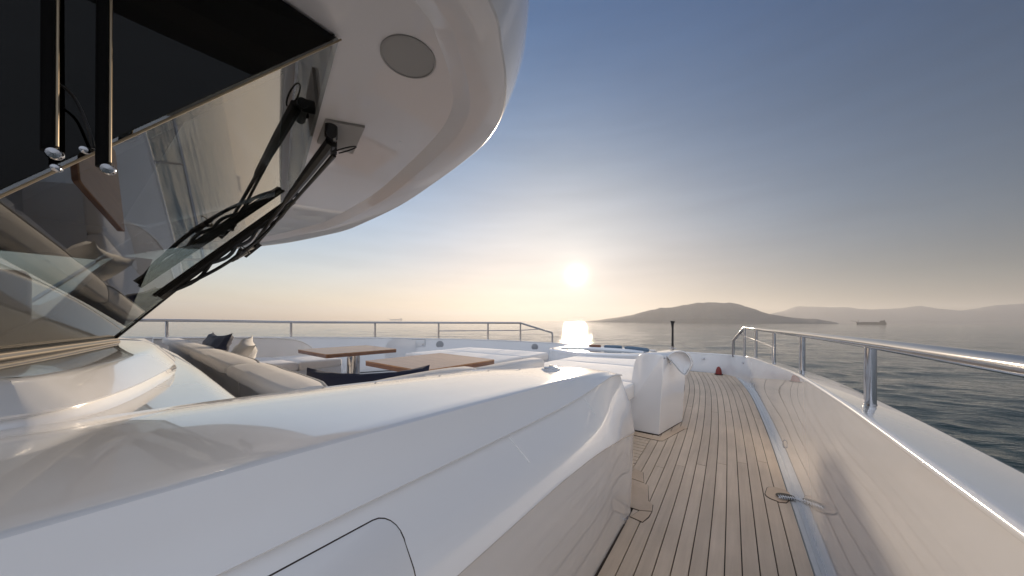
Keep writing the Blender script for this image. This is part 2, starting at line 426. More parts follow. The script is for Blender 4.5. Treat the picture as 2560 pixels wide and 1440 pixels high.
# ------------------------------------------------------------------ hull, bulwark and deck
# stations round the bow: foot (x,y), inner cap edge (x,y,z), outer cap edge (x,y)
ST = [((.30, -7), (.305, -7, .97), (.475, -7)), ((.355, -2.5), (.36, -2.5, .945), (.53, -2.5)), ((.365, 0), (.37, 0, .931), (.545, 0)),
      ((.363, 1.4), (.368, 1.4, .920), (.540, 1.42)), ((.354, 2.1), (.359, 2.1, .911), (.520, 2.15)), ((.336, 3.0), (.341, 3.0, .882), (.495, 3.06)),
      ((.304, 4.1), (.309, 4.1, .815), (.450, 4.2)), ((.252, 5.1), (.258, 5.12, .752), (.40, 5.25)), ((.180, 6.05), (.187, 6.08, .702), (.325, 6.24)),
      ((.09, 6.75), (.090, 6.79, .664), (.215, 7.0)), ((-.07, 7.28), (-.13, 7.30, .63), (-.03, 7.52)), ((-.36, 7.49), (-.45, 7.53, .617), (-.40, 7.76)),
      ((-.83, 7.56), (-.87, 7.62, .612), (-.86, 7.86)), ((-1.5, 7.66), (-1.5, 7.74, .61), (-1.5, 7.98)), ((-2.2, 7.74), (-2.2, 7.82, .61), (-2.2, 8.06)),
      ((-2.95, 7.72), (-2.95, 7.80, .63), (-3.02, 8.04)), ((-3.62, 7.40), (-3.68, 7.48, .672), (-3.80, 7.71)), ((-4.16, 6.86), (-4.24, 6.93, .72), (-4.42, 7.12)),
      ((-4.76, 6.12), (-4.86, 6.18, .775), (-5.06, 6.32)), ((-5.28, 5.38), (-5.40, 5.42, .815), (-5.62, 5.54)), ((-5.70, 4.70), (-5.836, 4.744, .84), (-6.06, 4.85)),
      ((-6.20, 3.92), (-6.36, 3.96, .872), (-6.60, 4.05)), ((-6.72, 2.6), (-6.90, 2.62, .915), (-7.15, 2.68)), ((-6.98, 1.55), (-7.17, 1.56, .945), (-7.43, 1.60)),
      ((-7.12, .6), (-7.32, .6, .97), (-7.58, .62)), ((-7.2, -1.5), (-7.42, -1.5, 1.0), (-7.68, -1.5)), ((-7.25, -7), (-7.45, -7, 1.02), (-7.72, -7))]
def zdeck(y): return 0.0 if y < 2.4 else .245 * ((y - 2.4) / 5.2) ** 1.5
flat = spline([(*f, *i, *o_) for f, i, o_ in ST], 7)
foot = [(p[0], p[1]) for p in flat]; inner = [(p[2], p[3], p[4]) for p in flat]; outer = [(p[5], p[6]) for p in flat]
def station_rows():
    rows = []
    for (fx, fy), (ix, iy, iz), (ox, oy) in zip(foot, inner, outer):
        z0 = zdeck(fy) if fx > -2.6 else max(zdeck(fy), .2)
        f = Vector((fx, fy, z0 - .03)); i = Vector((ix, iy, iz)); o_ = Vector((ox, oy, iz - .012))
        d = (o_ - i); d.z = 0; d.normalize(); up = Vector((0, 0, 1))
        r = [f, f + up * .06 + d * 0, f.lerp(i, .5) + d * -.004, i - up * .022 - d * .0, i - up * .020 - d * .007, i - up * .008 - d * .009, i - up * .002 - d * .005, i + d * .006,
             i + d * .02 - up * .003, o_ - d * .02 + up * .001, o_ - d * .006 - up * .004, o_ - up * .02, o_ - up * .3 + d * .0]
        c = Vector((-3.2, -2.0, 0)); inw = (c - o_); inw.z = 0; inw.normalize()
        r += [o_ + inw * (.35 + .5 * max(0, (oy - 2) / 6)) + Vector((0, 0, -1.6 - iz)), o_ + inw * (.75 + 1.3 * max(0, (oy - 2) / 6)) + Vector((0, 0, WL - .6 - iz))]
        rows.append(r)
    return rows
rows = station_rows()
hull = empty('yacht_hull', (-3.2, 0, WL)); tag(hull, 'glossy white yacht bulwark sweeping round the bow beside the teak side deck', 'bulwark')
obj('bulwark', loft(rows), M['gelcoat'], hull, angle=50)

# waterway strip and a deck bed under the planks
def offset_path(path, d):
    P = [Vector((*p, 0)) for p in path]; o = []
    for i in range(len(P)):
        t = P[min(i + 1, len(P) - 1)] - P[max(i - 1, 0)]; t.normalize(); nrm_ = Vector((-t.y, t.x, 0))
        o.append(P[i] + nrm_ * d)
    return o
star = [p for p in spline([f for f, _, _ in ST[:9]] + [(.085, 6.75), (-.03, 7.35), (-.14, 7.9)], 8)]   # the side-deck edge only, run on past the bow wall
deck = empty('deck', (0, 2, 0)); tag(deck, 'weathered teak side deck laid in curved planks', kind='structure')
bed = []
for k in range(0, 60):
    y = -7 + k * 15.2 / 59
    bed.append([(x, y, zdeck(y) - .012) for x in (-7.0, -3.2, -1, .25 if y < 6 else .12)])
obj('caulking', loft(bed), M['caulk'], deck)
W1 = .044
ra = offset_path(star, -.012); rb = offset_path(star, .020); rc = offset_path(star, W1)
obj('waterway', loft([[(a.x, a.y, zdeck(a.y) + .009), (b.x, b.y, zdeck(b.y) + .008), (b.x, b.y, zdeck(b.y) + .003), (c.x, c.y, zdeck(c.y) + .002), (c.x, c.y, zdeck(c.y) - .012)] for a, b, c in zip(ra, rb, rc)]), M['sill_white'], deck)
PW, GAP = .0735, .0055
fine = [Vector((*p, 0)) for p in spline(star, 3)]
def plank_strip(i, y0, y1, zoff=0.0, end_gap=.002):
    a = offset_path([(p.x, p.y) for p in fine], W1 + .004 + i * PW + GAP / 2); b = offset_path([(p.x, p.y) for p in fine], W1 + .004 + (i + 1) * PW - GAP / 2)
    ys = [y0 + end_gap] + [y for y in np.arange(math.ceil((y0 + .02) / .22) * .22, y1 - .02, .22)] + [y1 - end_gap]
    ay = [p.y for p in a]; ax = [p.x for p in a]; by = [p.y for p in b]; bx = [p.x for p in b]
    rows = []
    for y in ys:
        xa = lerp(y, ay, ax); xb = lerp(y, by, bx); z = zdeck(y) + zoff
        rows.append([(xa, y, z - .012), (xa, y, z - .0008), (xa - .001, y, z), (xb + .001, y, z), (xb, y, z - .0008), (xb, y, z - .012)])
    return loft(rows, False, True)
rj = random.Random(5)
for i in range(24):
    if i < 12: cuts = [-6, -1.2 + .1 * (i % 3), 1.05 + .15 * ((i * 2) % 5) - (2.1 if i % 2 else 0), 3.62 - .06 * i if i % 2 else 4.9 + .1 * (i % 3), 7.47]
    elif i < 14: cuts = [2.22, 5.0 + .2 * (i % 2), 7.55]
    else: cuts = [4.5, 7.6]
    cuts = sorted(cuts)
    for a, b in zip(cuts[:-1], cuts[1:]):
        if b - a > .2: obj('plank', plank_strip(i, a, b, zoff=rj.uniform(-.0006, .0006)), M['teak'], deck, angle=20)

# ------------------------------------------------------------------ coachroof (the long coaming and the roof round the wheelhouse)
roof = empty('coachroof', (-1.0, 0, 0)); tag(roof, 'long glossy white coachroof coaming running forward along the side deck', 'coachroof')
ZT_Y = [-4, -.5, .3, .75, 1.3, 1.5, 1.8, 2.0, 2.1, 2.3]; ZT = [1.03, 1.02, 1.01, .998, .983, .970, .953, .933, .915, .90]
def ztop(y): return lerp(y, ZT_Y, ZT)
def zr(y): return lerp(y, [-4, .5, .9, 1.2, 1.42, 1.6, 1.75, 1.9, 2.0, 2.1, 2.3], [.885, .880, .880, .883, .891, .905, .919, .926, .917, .898, .88])
def zl(y): return lerp(y, [-4, 1.0, 1.3, 1.5, 1.75, 2.0, 2.3], [.69, .693, .679, .66, .618, .565, .52])
def row(xc, yend, rad, zf, dz=0, dx=0):
    pts = [(xc + dx, y, zf(y) + dz) for y in list(np.arange(-4, yend - rad - .01, .16))] + []
    ya = yend - rad
    for k in range(0, 9):
        t = k / 8 * math.pi / 2
        x = xc + dx - rad * (1 - math.cos(t)); y = ya + rad * math.sin(t)
        pts.append((x, y, zf(y) + dz - 0 * k))
    zz = zf(yend) + dz
    for k in range(1, 5): pts.append((xc + dx - rad - (.95 - .52 - rad + .05) * k / 4, yend, zz))
    return pts
def resamp(pts, n1=30):
    return pts
def tap(x, y):
    k = max(0, min(1, (y - 1.5) / .62)); k = k * k * (3 - 2 * k)
    return k * max(0, (x + .58)) * .55
def rows_coaming():
    spec = [(-.575, 2.19, .035, lambda y: 0 * y - .01, 0), (-.572, 2.19, .04, lambda y: .05, 0), (-.548, 2.185, .045, lambda y: zl(y) * .5, 0), (-.522, 2.18, .055, lambda y: zl(y) - .020, 0),
            (-.506, 2.176, .06, lambda y: zl(y) - .010, 0), (-.500, 2.173, .06, zl, 0), (-.503, 2.17, .065, lambda y: zl(y) + .010, 0),
            (-.560, 2.155, .065, lambda y: zl(y) + (zr(y) - zl(y)) * .52, 0), (-.6215, 2.135, .07, lambda y: zr(y) - .010, 0), (-.6235, 2.133, .07, lambda y: zr(y) - .004, 0), (-.6115, 2.132, .07, lambda y: zr(y) - .001, 0), (-.6095, 2.131, .07, lambda y: zr(y) + .002, 0),
            (-.6135, 2.13, .07, lambda y: zr(y) + .008, 0), (-.638, 2.12, .13, lambda y: zr(y) + max(.009, (ztop(y) - zr(y)) * .52), 0), (-.655, 2.108, .125, lambda y: max(ztop(y) - .006, zr(y) + .010), 0),
            (-.661, 2.102, .12, lambda y: max(ztop(y) - .002, zr(y) + .012), 0), (-.670, 2.095, .115, lambda y: max(ztop(y), zr(y) + .013), 0)]
    ny = 38
    out_ = []
    for xc, ye, rad, zf, _ in spec:
        pts = []
        for k in range(ny):
            y = -4 + (ye - rad + 4) * (k / (ny - 1)) ** .55
            pts.append((xc - tap(xc, y), y, zf(y)))
        xc -= tap(xc, ye - rad)
        for k in range(1, 9):
            t = k / 8 * math.pi / 2; y = ye - rad + rad * math.sin(t); pts.append((xc - rad * (1 - math.cos(t)), y, zf(y)))
        x1 = pts[-1][0]
        for k in range(1, 5): pts.append((x1 + (-1.0 - x1) * k / 4, ye, zf(ye)))
        out_.append(pts)
    return out_
cr = rows_coaming()
# the top: from the outer edge to the lounge side
top_out = cr[-1]
INX = [(-4, -1.30), (.33, -1.285), (.65, -1.265), (1.1, -1.21), (1.73, -1.15), (2.0, -1.03), (2.1, -1.0), (2.2, -1.0)]
def inx(y): return lerp(y, [p[0] for p in INX], [p[1] for p in INX])
top_rows = [top_out]
for f in (.06, .3, .65, .94, 1.0):
    top_rows.append([(x + (min(inx(y), x - .0) - x) * f, y, z + .006 * math.sin(math.pi * f) - (.006 if f == 1.0 else 0)) for x, y, z in top_out])
top_rows.append([(min(inx(y), x) - .004, y, z - .03) for x, y, z in top_out])
top_rows.append([(min(inx(y), x) - .004, y, .2) for x, y, z in top_out])
obj('coaming', loft(cr + top_rows[1:]), M['gelcoat'], roof, angle=32)
# the roof deck round the wheelhouse, dropping into the lounge well
def well_y(x): return lerp(x, [-6.4, -5.8, -3.24, -2.13, -1.285], [.62, .585, .475, .395, .325])
rr = []
for k in range(0, 41):
    x = -1.27 - (6.1 - 1.27) * k / 40
    yw = well_y(x)
    rr.append([(x, -4, 1.018), (x, -1, 1.012), (x, -.2, 1.006), (x, yw - .06, 1.0), (x, yw - .012, .9995), (x, yw - .002, .994), (x, yw, .98), (x, yw + .004, .2)])
obj('roof_deck', loft(rr), M['gelcoat'], roof, angle=40)
# side locker door in the coaming, drawn by its gap: a proud panel with rounded corner
def face_pt(y, z):   # on the coaming's lower side face
    l, r_ = zl(y), zr(y); return lerp(z, [l - .0095, l, l + .010, l + (r_ - l) * .52, r_ - .010], [-.506, -.500, -.503, -.560, -.6215])
def panel(y0, y1, z0, z1, rc, proud):
    pts = []
    for cy_, cz, a0 in ((y1 - rc, z1 - rc, 90), (y0 + rc, z1 - rc, 180)) :
        pass
    loop = []
    for (cy_, cz, a0) in ((y1 - rc, z1 - rc, 0), (y0 + rc, z1 - rc, 90), (y0 + rc, z0 + rc, 180), (y1 - rc, z0 + rc, 270)):
        for k in range(7):
            t = R(a0 + 90 * k / 6); loop.append((cy_ + rc * math.cos(t), cz + rc * math.sin(t)))
    rows = []
    for ins, pr in ((0, -.004), (0, proud - .0015), (.003, proud), (.2, proud)):
        cyc, czc = (y0 + y1) / 2, (z0 + z1) / 2; r_ = []
        for y, z in loop:
            sy = 1 - ins / max(.01, (y1 - y0) / 2); sz = 1 - ins / max(.01, (z1 - z0) / 2)
            if ins >= .2: sy = sz = .1
            yy = cyc + (y - cyc) * sy; zz = czc + (z - czc) * sz
            r_.append((face_pt(yy, zz) + pr, yy, zz))
        rows.append(r_)
    return loft(rows, True, True)
obj('locker_gap', panel(-.62, .4130, .70, .8464, .049, .0016), M['caulk'], roof, angle=30)
ld = obj('locker_door', panel(-.618, .4106, .7026, .8446, .0468, .0026), M['gelcoat'], roof, angle=30)
for (ya, za, yb, zb) in ((.852, .868, .885, .787), (1.468, .884, 1.492, .797)):
    p = [(face_pt(ya + (yb - ya) * k / 6, za + (zb - za) * k / 6) + .0012, ya + (yb - ya) * k / 6, za + (zb - za) * k / 6) for k in range(7)]
    obj('seam', tube(p, .0028, 6), M['gelcoat'], roof)
# drain clip near the foot
obj('foot_clip', join(tube([(-.568, 1.995, .03), (-.556, 1.995, .045), (-.556, 2.02, .05), (-.568, 2.02, .035)], .004, 6), lathe([(0, 0), (.008, 0), (.008, .006), (0, .006)], (-.574, 2.01, .03), 10, (1, 0, 0))), M['steel'], roof)
obj('foot_seal', loft([[(-.576, y, .008), (-.571, y, .005), (-.569, y, .0030)] for y in np.arange(-4, 2.14, .2)]), M['caulk'], roof)

# coaming vent disc
disc = empty('deck_vent', (-.89, 1.637, ztop(1.637) + .004)); tag(disc, 'small round white vent cap sitting on the coaming top', 'vent')
zz = ztop(1.637) + .005
obj('base', lathe([(0, -.004), (.056, -.004), (.056, .004), (.050, .009), (0, .009)], (-.89, 1.637, zz), 36), M['gelcoat'], disc)
obj('cap', lathe([(0, .009), (.040, .009), (.042, .016), (.034, .020), (.014, .020), (.012, .024), (0, .024)], (-.89, 1.637, zz), 36), M['gelcoat'], disc)
obj('insert', lathe([(0, .0245), (.010, .0245), (.009, .027), (0, .027)], (-.89, 1.637, zz), 16), M['grey_lid'], disc)

# margin boards: flat shaped teak pieces set just proud of the planks, each on its own black seam
def deck_prism(poly, lo, hi):
    n = len(poly); V = [(x, y, zdeck(y) + lo) for x, y in poly] + [(x, y, zdeck(y) + hi) for x, y in poly]
    return V, [tuple(range(n))[::-1], tuple(range(n, 2 * n))] + [(i, (i + 1) % n, (i + 1) % n + n, i + n) for i in range(n)]
def board(poly, name='margin_board'):
    c = Vector((sum(p[0] for p in poly) / len(poly), sum(p[1] for p in poly) / len(poly), 0))
    big = [(p[0] + (Vector((*p, 0)) - c).normalized().x * .0055, p[1] + (Vector((*p, 0)) - c).normalized().y * .0055) for p in poly]
    obj('board_seam', deck_prism(big, -.004, .0022), M['caulk'], deck, smooth=False)
    obj(name, deck_prism(poly, -.004, .0045), M['teak_margin'], deck, smooth=False)
def arc(cx, cy_, r, a0, a1, n=8): return [(cx + r * math.cos(R(a0 + (a1 - a0) * k / n)), cy_ + r * math.sin(R(a0 + (a1 - a0) * k / n))) for k in range(n + 1)]

for k in range(20):
    y = 2.24 + k * .0735
    xe = lerp(y, [p.y for p in offset_path(star, W1 + .004 + 14 * PW)], [p.x for p in offset_path(star, W1 + .004 + 14 * PW)])
    obj('plank', join(box(-1.3, xe - .003, y + .003, y + .0705, zdeck(y) - .012, zdeck(y))), M['teak'], deck, smooth=False)
board([(-.722, 2.80), (-.644, 2.769), (-.600, 2.605), (-.722, 2.625)])
board([(-.722, 2.614), (-.598, 2.598), (-.563, 2.577), (-.513, 2.361), (-.480, 2.336), (-.467, 2.25), (-.535, 2.214), (-.722, 2.214)])
board([(-.467, 2.240), (-.472, 2.17), (-.489, 2.096), (-.565, 2.108), (-.535, 2.204)])
board([(-1.05, 3.66), (-.690, 3.634), (-.548, 4.12)] + arc(-.519, 4.085, .04, 60, -70, 6) + [(-.640, 3.565), (-.672, 3.548), (-1.05, 3.575)])
# scupper set in the waterway
sc_poly = arc(.232, 3.03, .066, 160, 15, 7) + [(.300, 2.99), (.262, 2.888), (.225, 2.872)] + arc(.215, 2.945, .062, 265, 180, 5)
board(sc_poly, 'scupper_board')
scup = empty('scupper', (.28, 2.96, 0)); tag(scup, 'oval deck scupper with pale lacy grating against the bulwark foot', 'scupper')
ax_ = Vector((.9, .44, 0)).normalized(); ay_ = Vector((-ax_.y, ax_.x, 0))
def sp(u, v, z): p = Vector((.272, 2.955, z + .0095)) + ax_ * u * 1.15 + ay_ * v * 1.15; return (p.x, p.y, p.z)
obj('drain_hole', loft([[sp(.052 * math.cos(t) * f, .052 * math.sin(t) * f * .75 + .010, .0120 if f == 1 else .0125) for t in np.linspace(0, 2 * math.pi, 24, endpoint=False)] for f in (1, .02)], True, True), M['rubber'], scup, smooth=False)
gr = []
for k in range(9):
    t = k / 8; u = -.045 + .10 * t; ln = .020 + .014 * math.sin(t * 9)
    gr.append(tube([sp(u - .010, -.030 - ln * .2, .014), sp(u, -.012, .0165), sp(u + .006, .004 + ln * .3, .014)], .0028, 5))
gr.append(tube([sp(-.055, -.018, .015), sp(-.02, -.008, .017), sp(.02, -.014, .017), sp(.062, -.020, .015)], .003, 6))
gr.append(tube([sp(.062 + .020 * math.cos(t), -.020 + .012 * math.sin(t), .0155) for t in np.linspace(0, 6.28, 13)], .0026, 5))
obj('grating', join(*gr), M['gelcoat'], scup)

# ------------------------------------------------------------------ wheelhouse
wh = empty('wheelhouse', (-3.0, 0, 1.0)); tag(wh, 'wheelhouse with raked black windscreen under a wide white brow', 'wheelhouse')
CXW = -3.0
def mirror_path(half): return half + [(2 * CXW - p[0], *p[1:]) for p in reversed(half) if p[0] > CXW + .01]
half = [(-1.27, -3.5), (-1.262, -1.2), (-1.258, -.35), (-1.262, -.10), (-1.285, -.02), (-1.36, .045), (-1.52, .117), (-1.76, .195), (-2.02, .268), (-2.33, .325), (-2.66, .36), (-3.0, .37)]
bp = spline(mirror_path(half), 6)
def ring(ins, z, zc=0):
    o = offset_path(bp, -ins) if False else None
    P = [Vector((p[0], p[1], 0)) for p in bp]; r_ = []
    for i in range(len(P)):
        t = P[min(i + 1, len(P) - 1)] - P[max(i - 1, 0)]; t.normalize(); n_ = Vector((-t.y, t.x, 0))
        # keep the inside on the port side of the starboard run
        q = P[i] + n_ * ins; r_.append((q.x, q.y, z))
    return r_
BZ = .994
band_rows = [ring(-.03, BZ + .002), ring(-.012, BZ + .004), ring(-.002, BZ + .012), ring(.004, BZ + .022), ring(.012, BZ + .036), ring(.006, BZ + .040), ring(-.004, BZ + .043), ring(-.006, BZ + .048), ring(.0, BZ + .054),
             ring(.055, BZ + .106), ring(.068, BZ + .114), ring(.085, BZ + .117), ring(.30, BZ + .112), ring(.5, BZ + .10)]
obj('base_band', loft(band_rows), M['gelcoat'], wh, angle=28)
# windscreen planes
n = Vector((-.21704, -.72522, .65341)); P1 = Vector((-1.078, .505, 2.15))
def on_front(x, z):   # y on the starboard windscreen plane
    return P1.y - (n.x * (x - P1.x) + n.z * (z - P1.z)) / n.y
ZB, ZTOP = 1.128, 2.17
def corner(z): t = (2.15 - z) / (2.15 - 1.487); return Vector((-1.078 - .076 * t, 0, z))
def fpt(x, z): return Vector((x, on_front(x, z), z))
def xc(z): return -3.05 + (z - 1.14) * .44 * 1.0     # starboard face of the centre mullion, leaning a little
XCB, XCT = -3.06, -2.62
def quad_slab(a, b, c, d, th):
    nn = (b - a).cross(d - a).normalized() * th
    V = [a, b, c, d, a + nn, b + nn, c + nn, d + nn]
    return V, [(0, 1, 2, 3), (7, 6, 5, 4), (0, 4, 5, 1), (1, 5, 6, 2), (2, 6, 7, 3), (3, 7, 4, 0)]
A_t, A_b = fpt(-1.078, ZTOP), None
cb = corner(ZB); A_b = fpt(cb.x, ZB); C_t = fpt(XCT, ZTOP); C_b = fpt(XCB, ZB)
obj('windscreen', quad_slab(A_b, C_b, C_t, A_t, -.012), M['glass'], wh, smooth=False)
def mir(v): return Vector((2 * -3.05 - v.x - .0, v.y, v.z))
# black frit round the pane: top, starboard and inner face set just inside
def band_on(x0f, x1f, z0f, z1f, off):
    """strip on the front plane; x by fraction from the corner to the centre at that height"""
    def p(fx, fz):
        z = ZB + (ZTOP - ZB) * fz; a = corner(z).x; b = XCB + (XCT - XCB) * fz; x = a + (b - a) * fx
        v = fpt(x, z); return v - n * off
    return quad_slab(p(x0f, z0f), p(x1f, z0f), p(x1f, z1f), p(x0f, z1f), .004)
obj('frit', band_on(0, 1, .86, .998, -.018), M['frit'], wh, smooth=False)
obj('frit', band_on(0, .05, .01, .86, -.018), M['frit'], wh, smooth=False)
obj('edge_trim', tube([C_b - n * .004, C_t - n * .004], .006, 8), M['frit'], wh)
# the port windscreen, mirrored about the centre line, and side panes
Pb, Pt = Vector((-4.98, A_b.y, ZB)), Vector((-4.9, A_t.y, ZTOP))
obj('windscreen', quad_slab(C_b + Vector((-.02, -.004, 0)), Pb, Pt, C_t + Vector((-.02, -.004, 0)), -.012), M['port_glass'], wh, smooth=False)
S_t = Vector((-1.115, -3.4, ZTOP)); S_b = Vector((-1.30, -3.4, ZB))
obj('side_window', quad_slab(S_b, A_b + Vector((-.0, -.01, 0)), A_t + Vector((0, -.01, 0)), S_t, -.012), M['dark_glass'], wh, smooth=False)
Q_t = Vector((-4.9, -3.4, ZTOP)); Q_b = Vector((-4.8, -3.4, ZB))
obj('side_window', quad_slab(Pb + Vector((0, -.01, 0)), Q_b, Q_t, Pt + Vector((0, -.01, 0)), -.012), M['port_glass'], wh, smooth=False)
def port_on(x0f, x1f, z0f, z1f):
    def p(fx, fz): return (C_b.lerp(C_t, fz)).lerp(Pb.lerp(Pt, fz), fx) + Vector((0, -.03, 0))
    return quad_slab(p(x0f, z0f), p(x1f, z0f), p(x1f, z1f), p(x0f, z1f), .005)
obj('frit', port_on(.03, 1, .64, .995), M['frit'], wh, smooth=False)
obj('frit', port_on(.93, 1, .01, .64), M['frit'], wh, smooth=False)
obj('frit', quad_slab(Pb.lerp(Pt, .64) + Vector((.03, -.03, 0)), Q_b.lerp(Q_t, .64) + Vector((.03, 0, 0)), Q_t + Vector((.03, 0, 0)), Pt + Vector((.03, -.03, 0)), .005), M['frit'], wh, smooth=False)
obj('corner_seal', tube([A_b + Vector((.006, .004, 0)), A_t + Vector((.006, .004, 0))], .0028, 6), M['tan_line'], wh)  # tan colour imitates sunlight caught on the corner edge
# inner black lining of the starboard side, with the corner post
def side_pt(fy, fz, inn=.02):
    a = A_b.lerp(A_t, fz); b = S_b.lerp(S_t, fz); v = a.lerp(b, fy); return v + Vector((-inn, 0, 0))
obj('corner_post', join(quad_slab(side_pt(.012, .01), side_pt(.07, .01), side_pt(.022, .998), side_pt(.004, .998), .01)), M['frit'], wh, smooth=False)
obj('frit', quad_slab(side_pt(.0, .90), side_pt(1, .90), side_pt(1, .998), side_pt(0, .998), .006), M['frit'], wh, smooth=False)
# cabin inside: floor, back wall, console, ceiling lining
obj('cabin_back', box(-4.75, -1.33, -3.38, -3.30, .98, 2.16), M['interior'], wh, smooth=False)
obj('cabin_ceiling', box(-4.85, -1.15, -3.3, .3, 2.10, 2.145), M['interior'], wh, smooth=False)
obj('cabin_floor', box(-4.75, -1.36, -3.3, -.3, .97, 1.02), M['interior'], wh, smooth=False)
obj('console', join(box(-4.5, -1.75, -.95, -.30, 1.02, 1.13, .02), box(-3.7, -2.2, -1.0, -.7, 1.13, 1.24, .03)), M['dash'], wh)
cow = [(-.22, 1.13), (-.03, 1.265), (.19, 1.64), (.34, 1.64), (.20, 1.13)]
obj('dash_blocker', ([(-3.15, y, z) for y, z in cow] + [(-4.62, y - .06, z) for y, z in cow], [(0, 1, 2, 3, 4), (9, 8, 7, 6, 5)] + [(i, (i + 1) % 5, (i + 1) % 5 + 5, i + 5) for i in range(5)]), M['dash'], wh, smooth=False)  # added dark wedge, shaped to block light coming through the port windscreen
obj('side_console', box(-4.74, -4.30, -1.5, -.15, 1.02, 1.60, .03), M['dash'], wh)  # added dark block, cuts off light through the lower port side window
for x in (-2.3, -3.5):
    obj('helm_chair', join(box(x - .25, x + .25, -1.9, -1.45, 1.12, 1.22, .04), xform(box(-.24, .24, -.06, .06, 0, .62, .04), Matrix.Translation((x, -1.9, 1.2)) @ Matrix.Rotation(R(8), 4, 'X'))), M['interior'], wh)
# window sill: dark channel with bronze lines
sd_ = (Vector((C_b.x, C_b.y, 0)) - Vector((A_b.x, A_b.y, 0))).normalized(); so = Vector((-sd_.y, sd_.x, 0)) * -1
if so.y < 0: so = -so
def sill(z, off, r_, m_, nm): obj(nm, tube([A_b + so * off + Vector((0, 0, z - ZB)) + sd_ * -.25, C_b + so * off + Vector((0, 0, z - ZB)) + sd_ * .005], r_, 8), m_, wh)
sill(1.116, .004, .017, M['sill_dark'], 'sill_channel'); sill(1.126, .014, .0045, M['tan_line'], 'sill_line'); sill(1.113, .020, .0045, M['tan_line'], 'sill_line')
# handrails / stays hanging outside the side window, with bolt ends
def bolt(c, r_=.011, ax=(1, -.3, -.2)): return lathe([(0, 0), (r_, 0), (r_, .004), (r_ * .8, .008), (0, .009)], c, 16, ax)
for (x, y, zb) in ((-1.052, -.016, 1.560), (-1.052, .046, 1.555)):
    obj('stay', tube([(x, y, 2.175), (x, y, zb)], .0105, 12), M['matte_black'], wh)
    obj('stay_line', tube([(x + .008, y + .008, 2.15), (x + .008, y + .008, zb + .012)], .0022, 6), M['tan_line'], wh)
    obj('bolt', bolt((x + .004, y + .006, zb - .002), .0115), M['steel'], wh)
obj('bolt', bolt((-1.05, .024, 1.580), .0075), M['steel'], wh); obj('bolt', bolt((-1.05, -.008, 1.532), .0075), M['steel'], wh)
obj('cable', tube(spline([(-1.06, -.012, 1.70), (-1.055, .01, 1.68), (-1.055, .028, 1.625), (-1.057, .034, 1.59)], 5), .0028, 6), M['black'], wh)

# brow: the overhang above the windscreen
rim_half = [(-.50, -3.5), (-.50, -1.0), (-.505, -.2), (-.525, .3), (-.577, .692), (-.645, .84), (-.735, .985), (-.85, 1.115), (-1.0, 1.215), (-1.18, 1.29), (-1.55, 1.395), (-2.2, 1.545), (-2.98, 1.64), (-3.25, 1.655)]
CB = -3.25
rim = spline(rim_half + [(2 * CB - p[0], p[1]) for p in reversed(rim_half[:-1])], 5)
def rring(ins, z, k=0.0):
    P = [Vector((p[0], p[1], 0)) for p in rim]; r_ = []
    for i in range(len(P)):
        t = P[min(i + 1, len(P) - 1)] - P[max(i - 1, 0)]; t.normalize(); n_ = Vector((-t.y, t.x, 0))
        q = P[i] + n_ * ins; r_.append((q.x, q.y, z + k * max(0, q.y)))
    return r_
brow_rows = [rring(.225, 2.180), rring(.215, 2.180), rring(.150, 2.152), rring(.142, 2.150), rring(.02, 2.149), rring(.006, 2.151), rring(0, 2.156), rring(-.012, 2.18), rring(-.045, 2.26), rring(-.075, 2.36), rring(-.09, 2.5), rring(-.085, 2.62), rring(-.04, 2.70), rring(.10, 2.76), rring(.225, 2.80)]
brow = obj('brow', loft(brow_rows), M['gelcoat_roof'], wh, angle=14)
inn = rring(.224, 2.1802)
nI = len(inn); half_n = nI // 2
V = inn; F = [(i, i + 1, nI - 2 - i, nI - 1 - i) for i in range(half_n - 1)]
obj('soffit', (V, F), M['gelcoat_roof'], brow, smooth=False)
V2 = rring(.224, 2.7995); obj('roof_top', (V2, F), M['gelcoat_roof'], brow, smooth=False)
spk = lathe([(.094, .002), (.094, -.004), (.088, -.006), (.086, -.0025), (0, -.0020)], (-.962, .708, 2.1800), 48)
obj('speaker', join(spk), M['mesh_grey'], brow, angle=25)
obj('wiper_plate', prism([(-1.565, .70), (-1.468, .835), (-1.755, .93), (-1.80, .765)], 2.168, 2.1795), M['mesh_grey'], brow, smooth=False)
obj('small_light', lathe([(0, 0), (.005, 0), (.004, -.003), (0, -.003)], (-1.45, 1.02, 2.180), 10), M['gelcoat'], brow)

# windscreen wiper (pantograph) in front of the starboard pane
def woff(x, z, off): v = fpt(x, z); return v - n * off
wip = obj('wiper', join(tube([(-1.585, .735, 2.168), (-1.585, .735, 2.115)], .028, 14), tube([(-1.56, .725, 2.12), (-1.74, .80, 2.128)], .022, 10), tube([(-1.70, .80, 2.16), (-1.70, .80, 2.10)], .017, 10)), M['black'], wh)
a0 = Vector((-1.60, .742, 2.10)); a1 = Vector((-2.80, .738, 1.712)); b0 = Vector((-1.715, .810, 2.10)); b1 = Vector((-2.83, .79, 1.765))
obj('arm', tube([a0, a0.lerp(a1, .18), a0.lerp(a1, .42), a0.lerp(a1, .46), a1], [.026, .024, .016, .0095, .008], 8), M['black'], wip)
obj('arm', tube([b0, b0.lerp(b1, .2), b0.lerp(b1, .5), b1], [.012, .010, .008, .007], 8), M['black'], wip)
bl0 = woff(-2.42, 2.055, .075); bl1 = woff(-2.50, 1.335, .075)
bl0 = Vector((-2.465, .925, 2.035)); bl1 = Vector((-2.50, .318, 1.343))
dirb = (bl1 - bl0).normalized(); side_ = dirb.cross(n).normalized()
def bp_(t, s=0, o_=0): return bl0.lerp(bl1, t) + side_ * s + n * o_
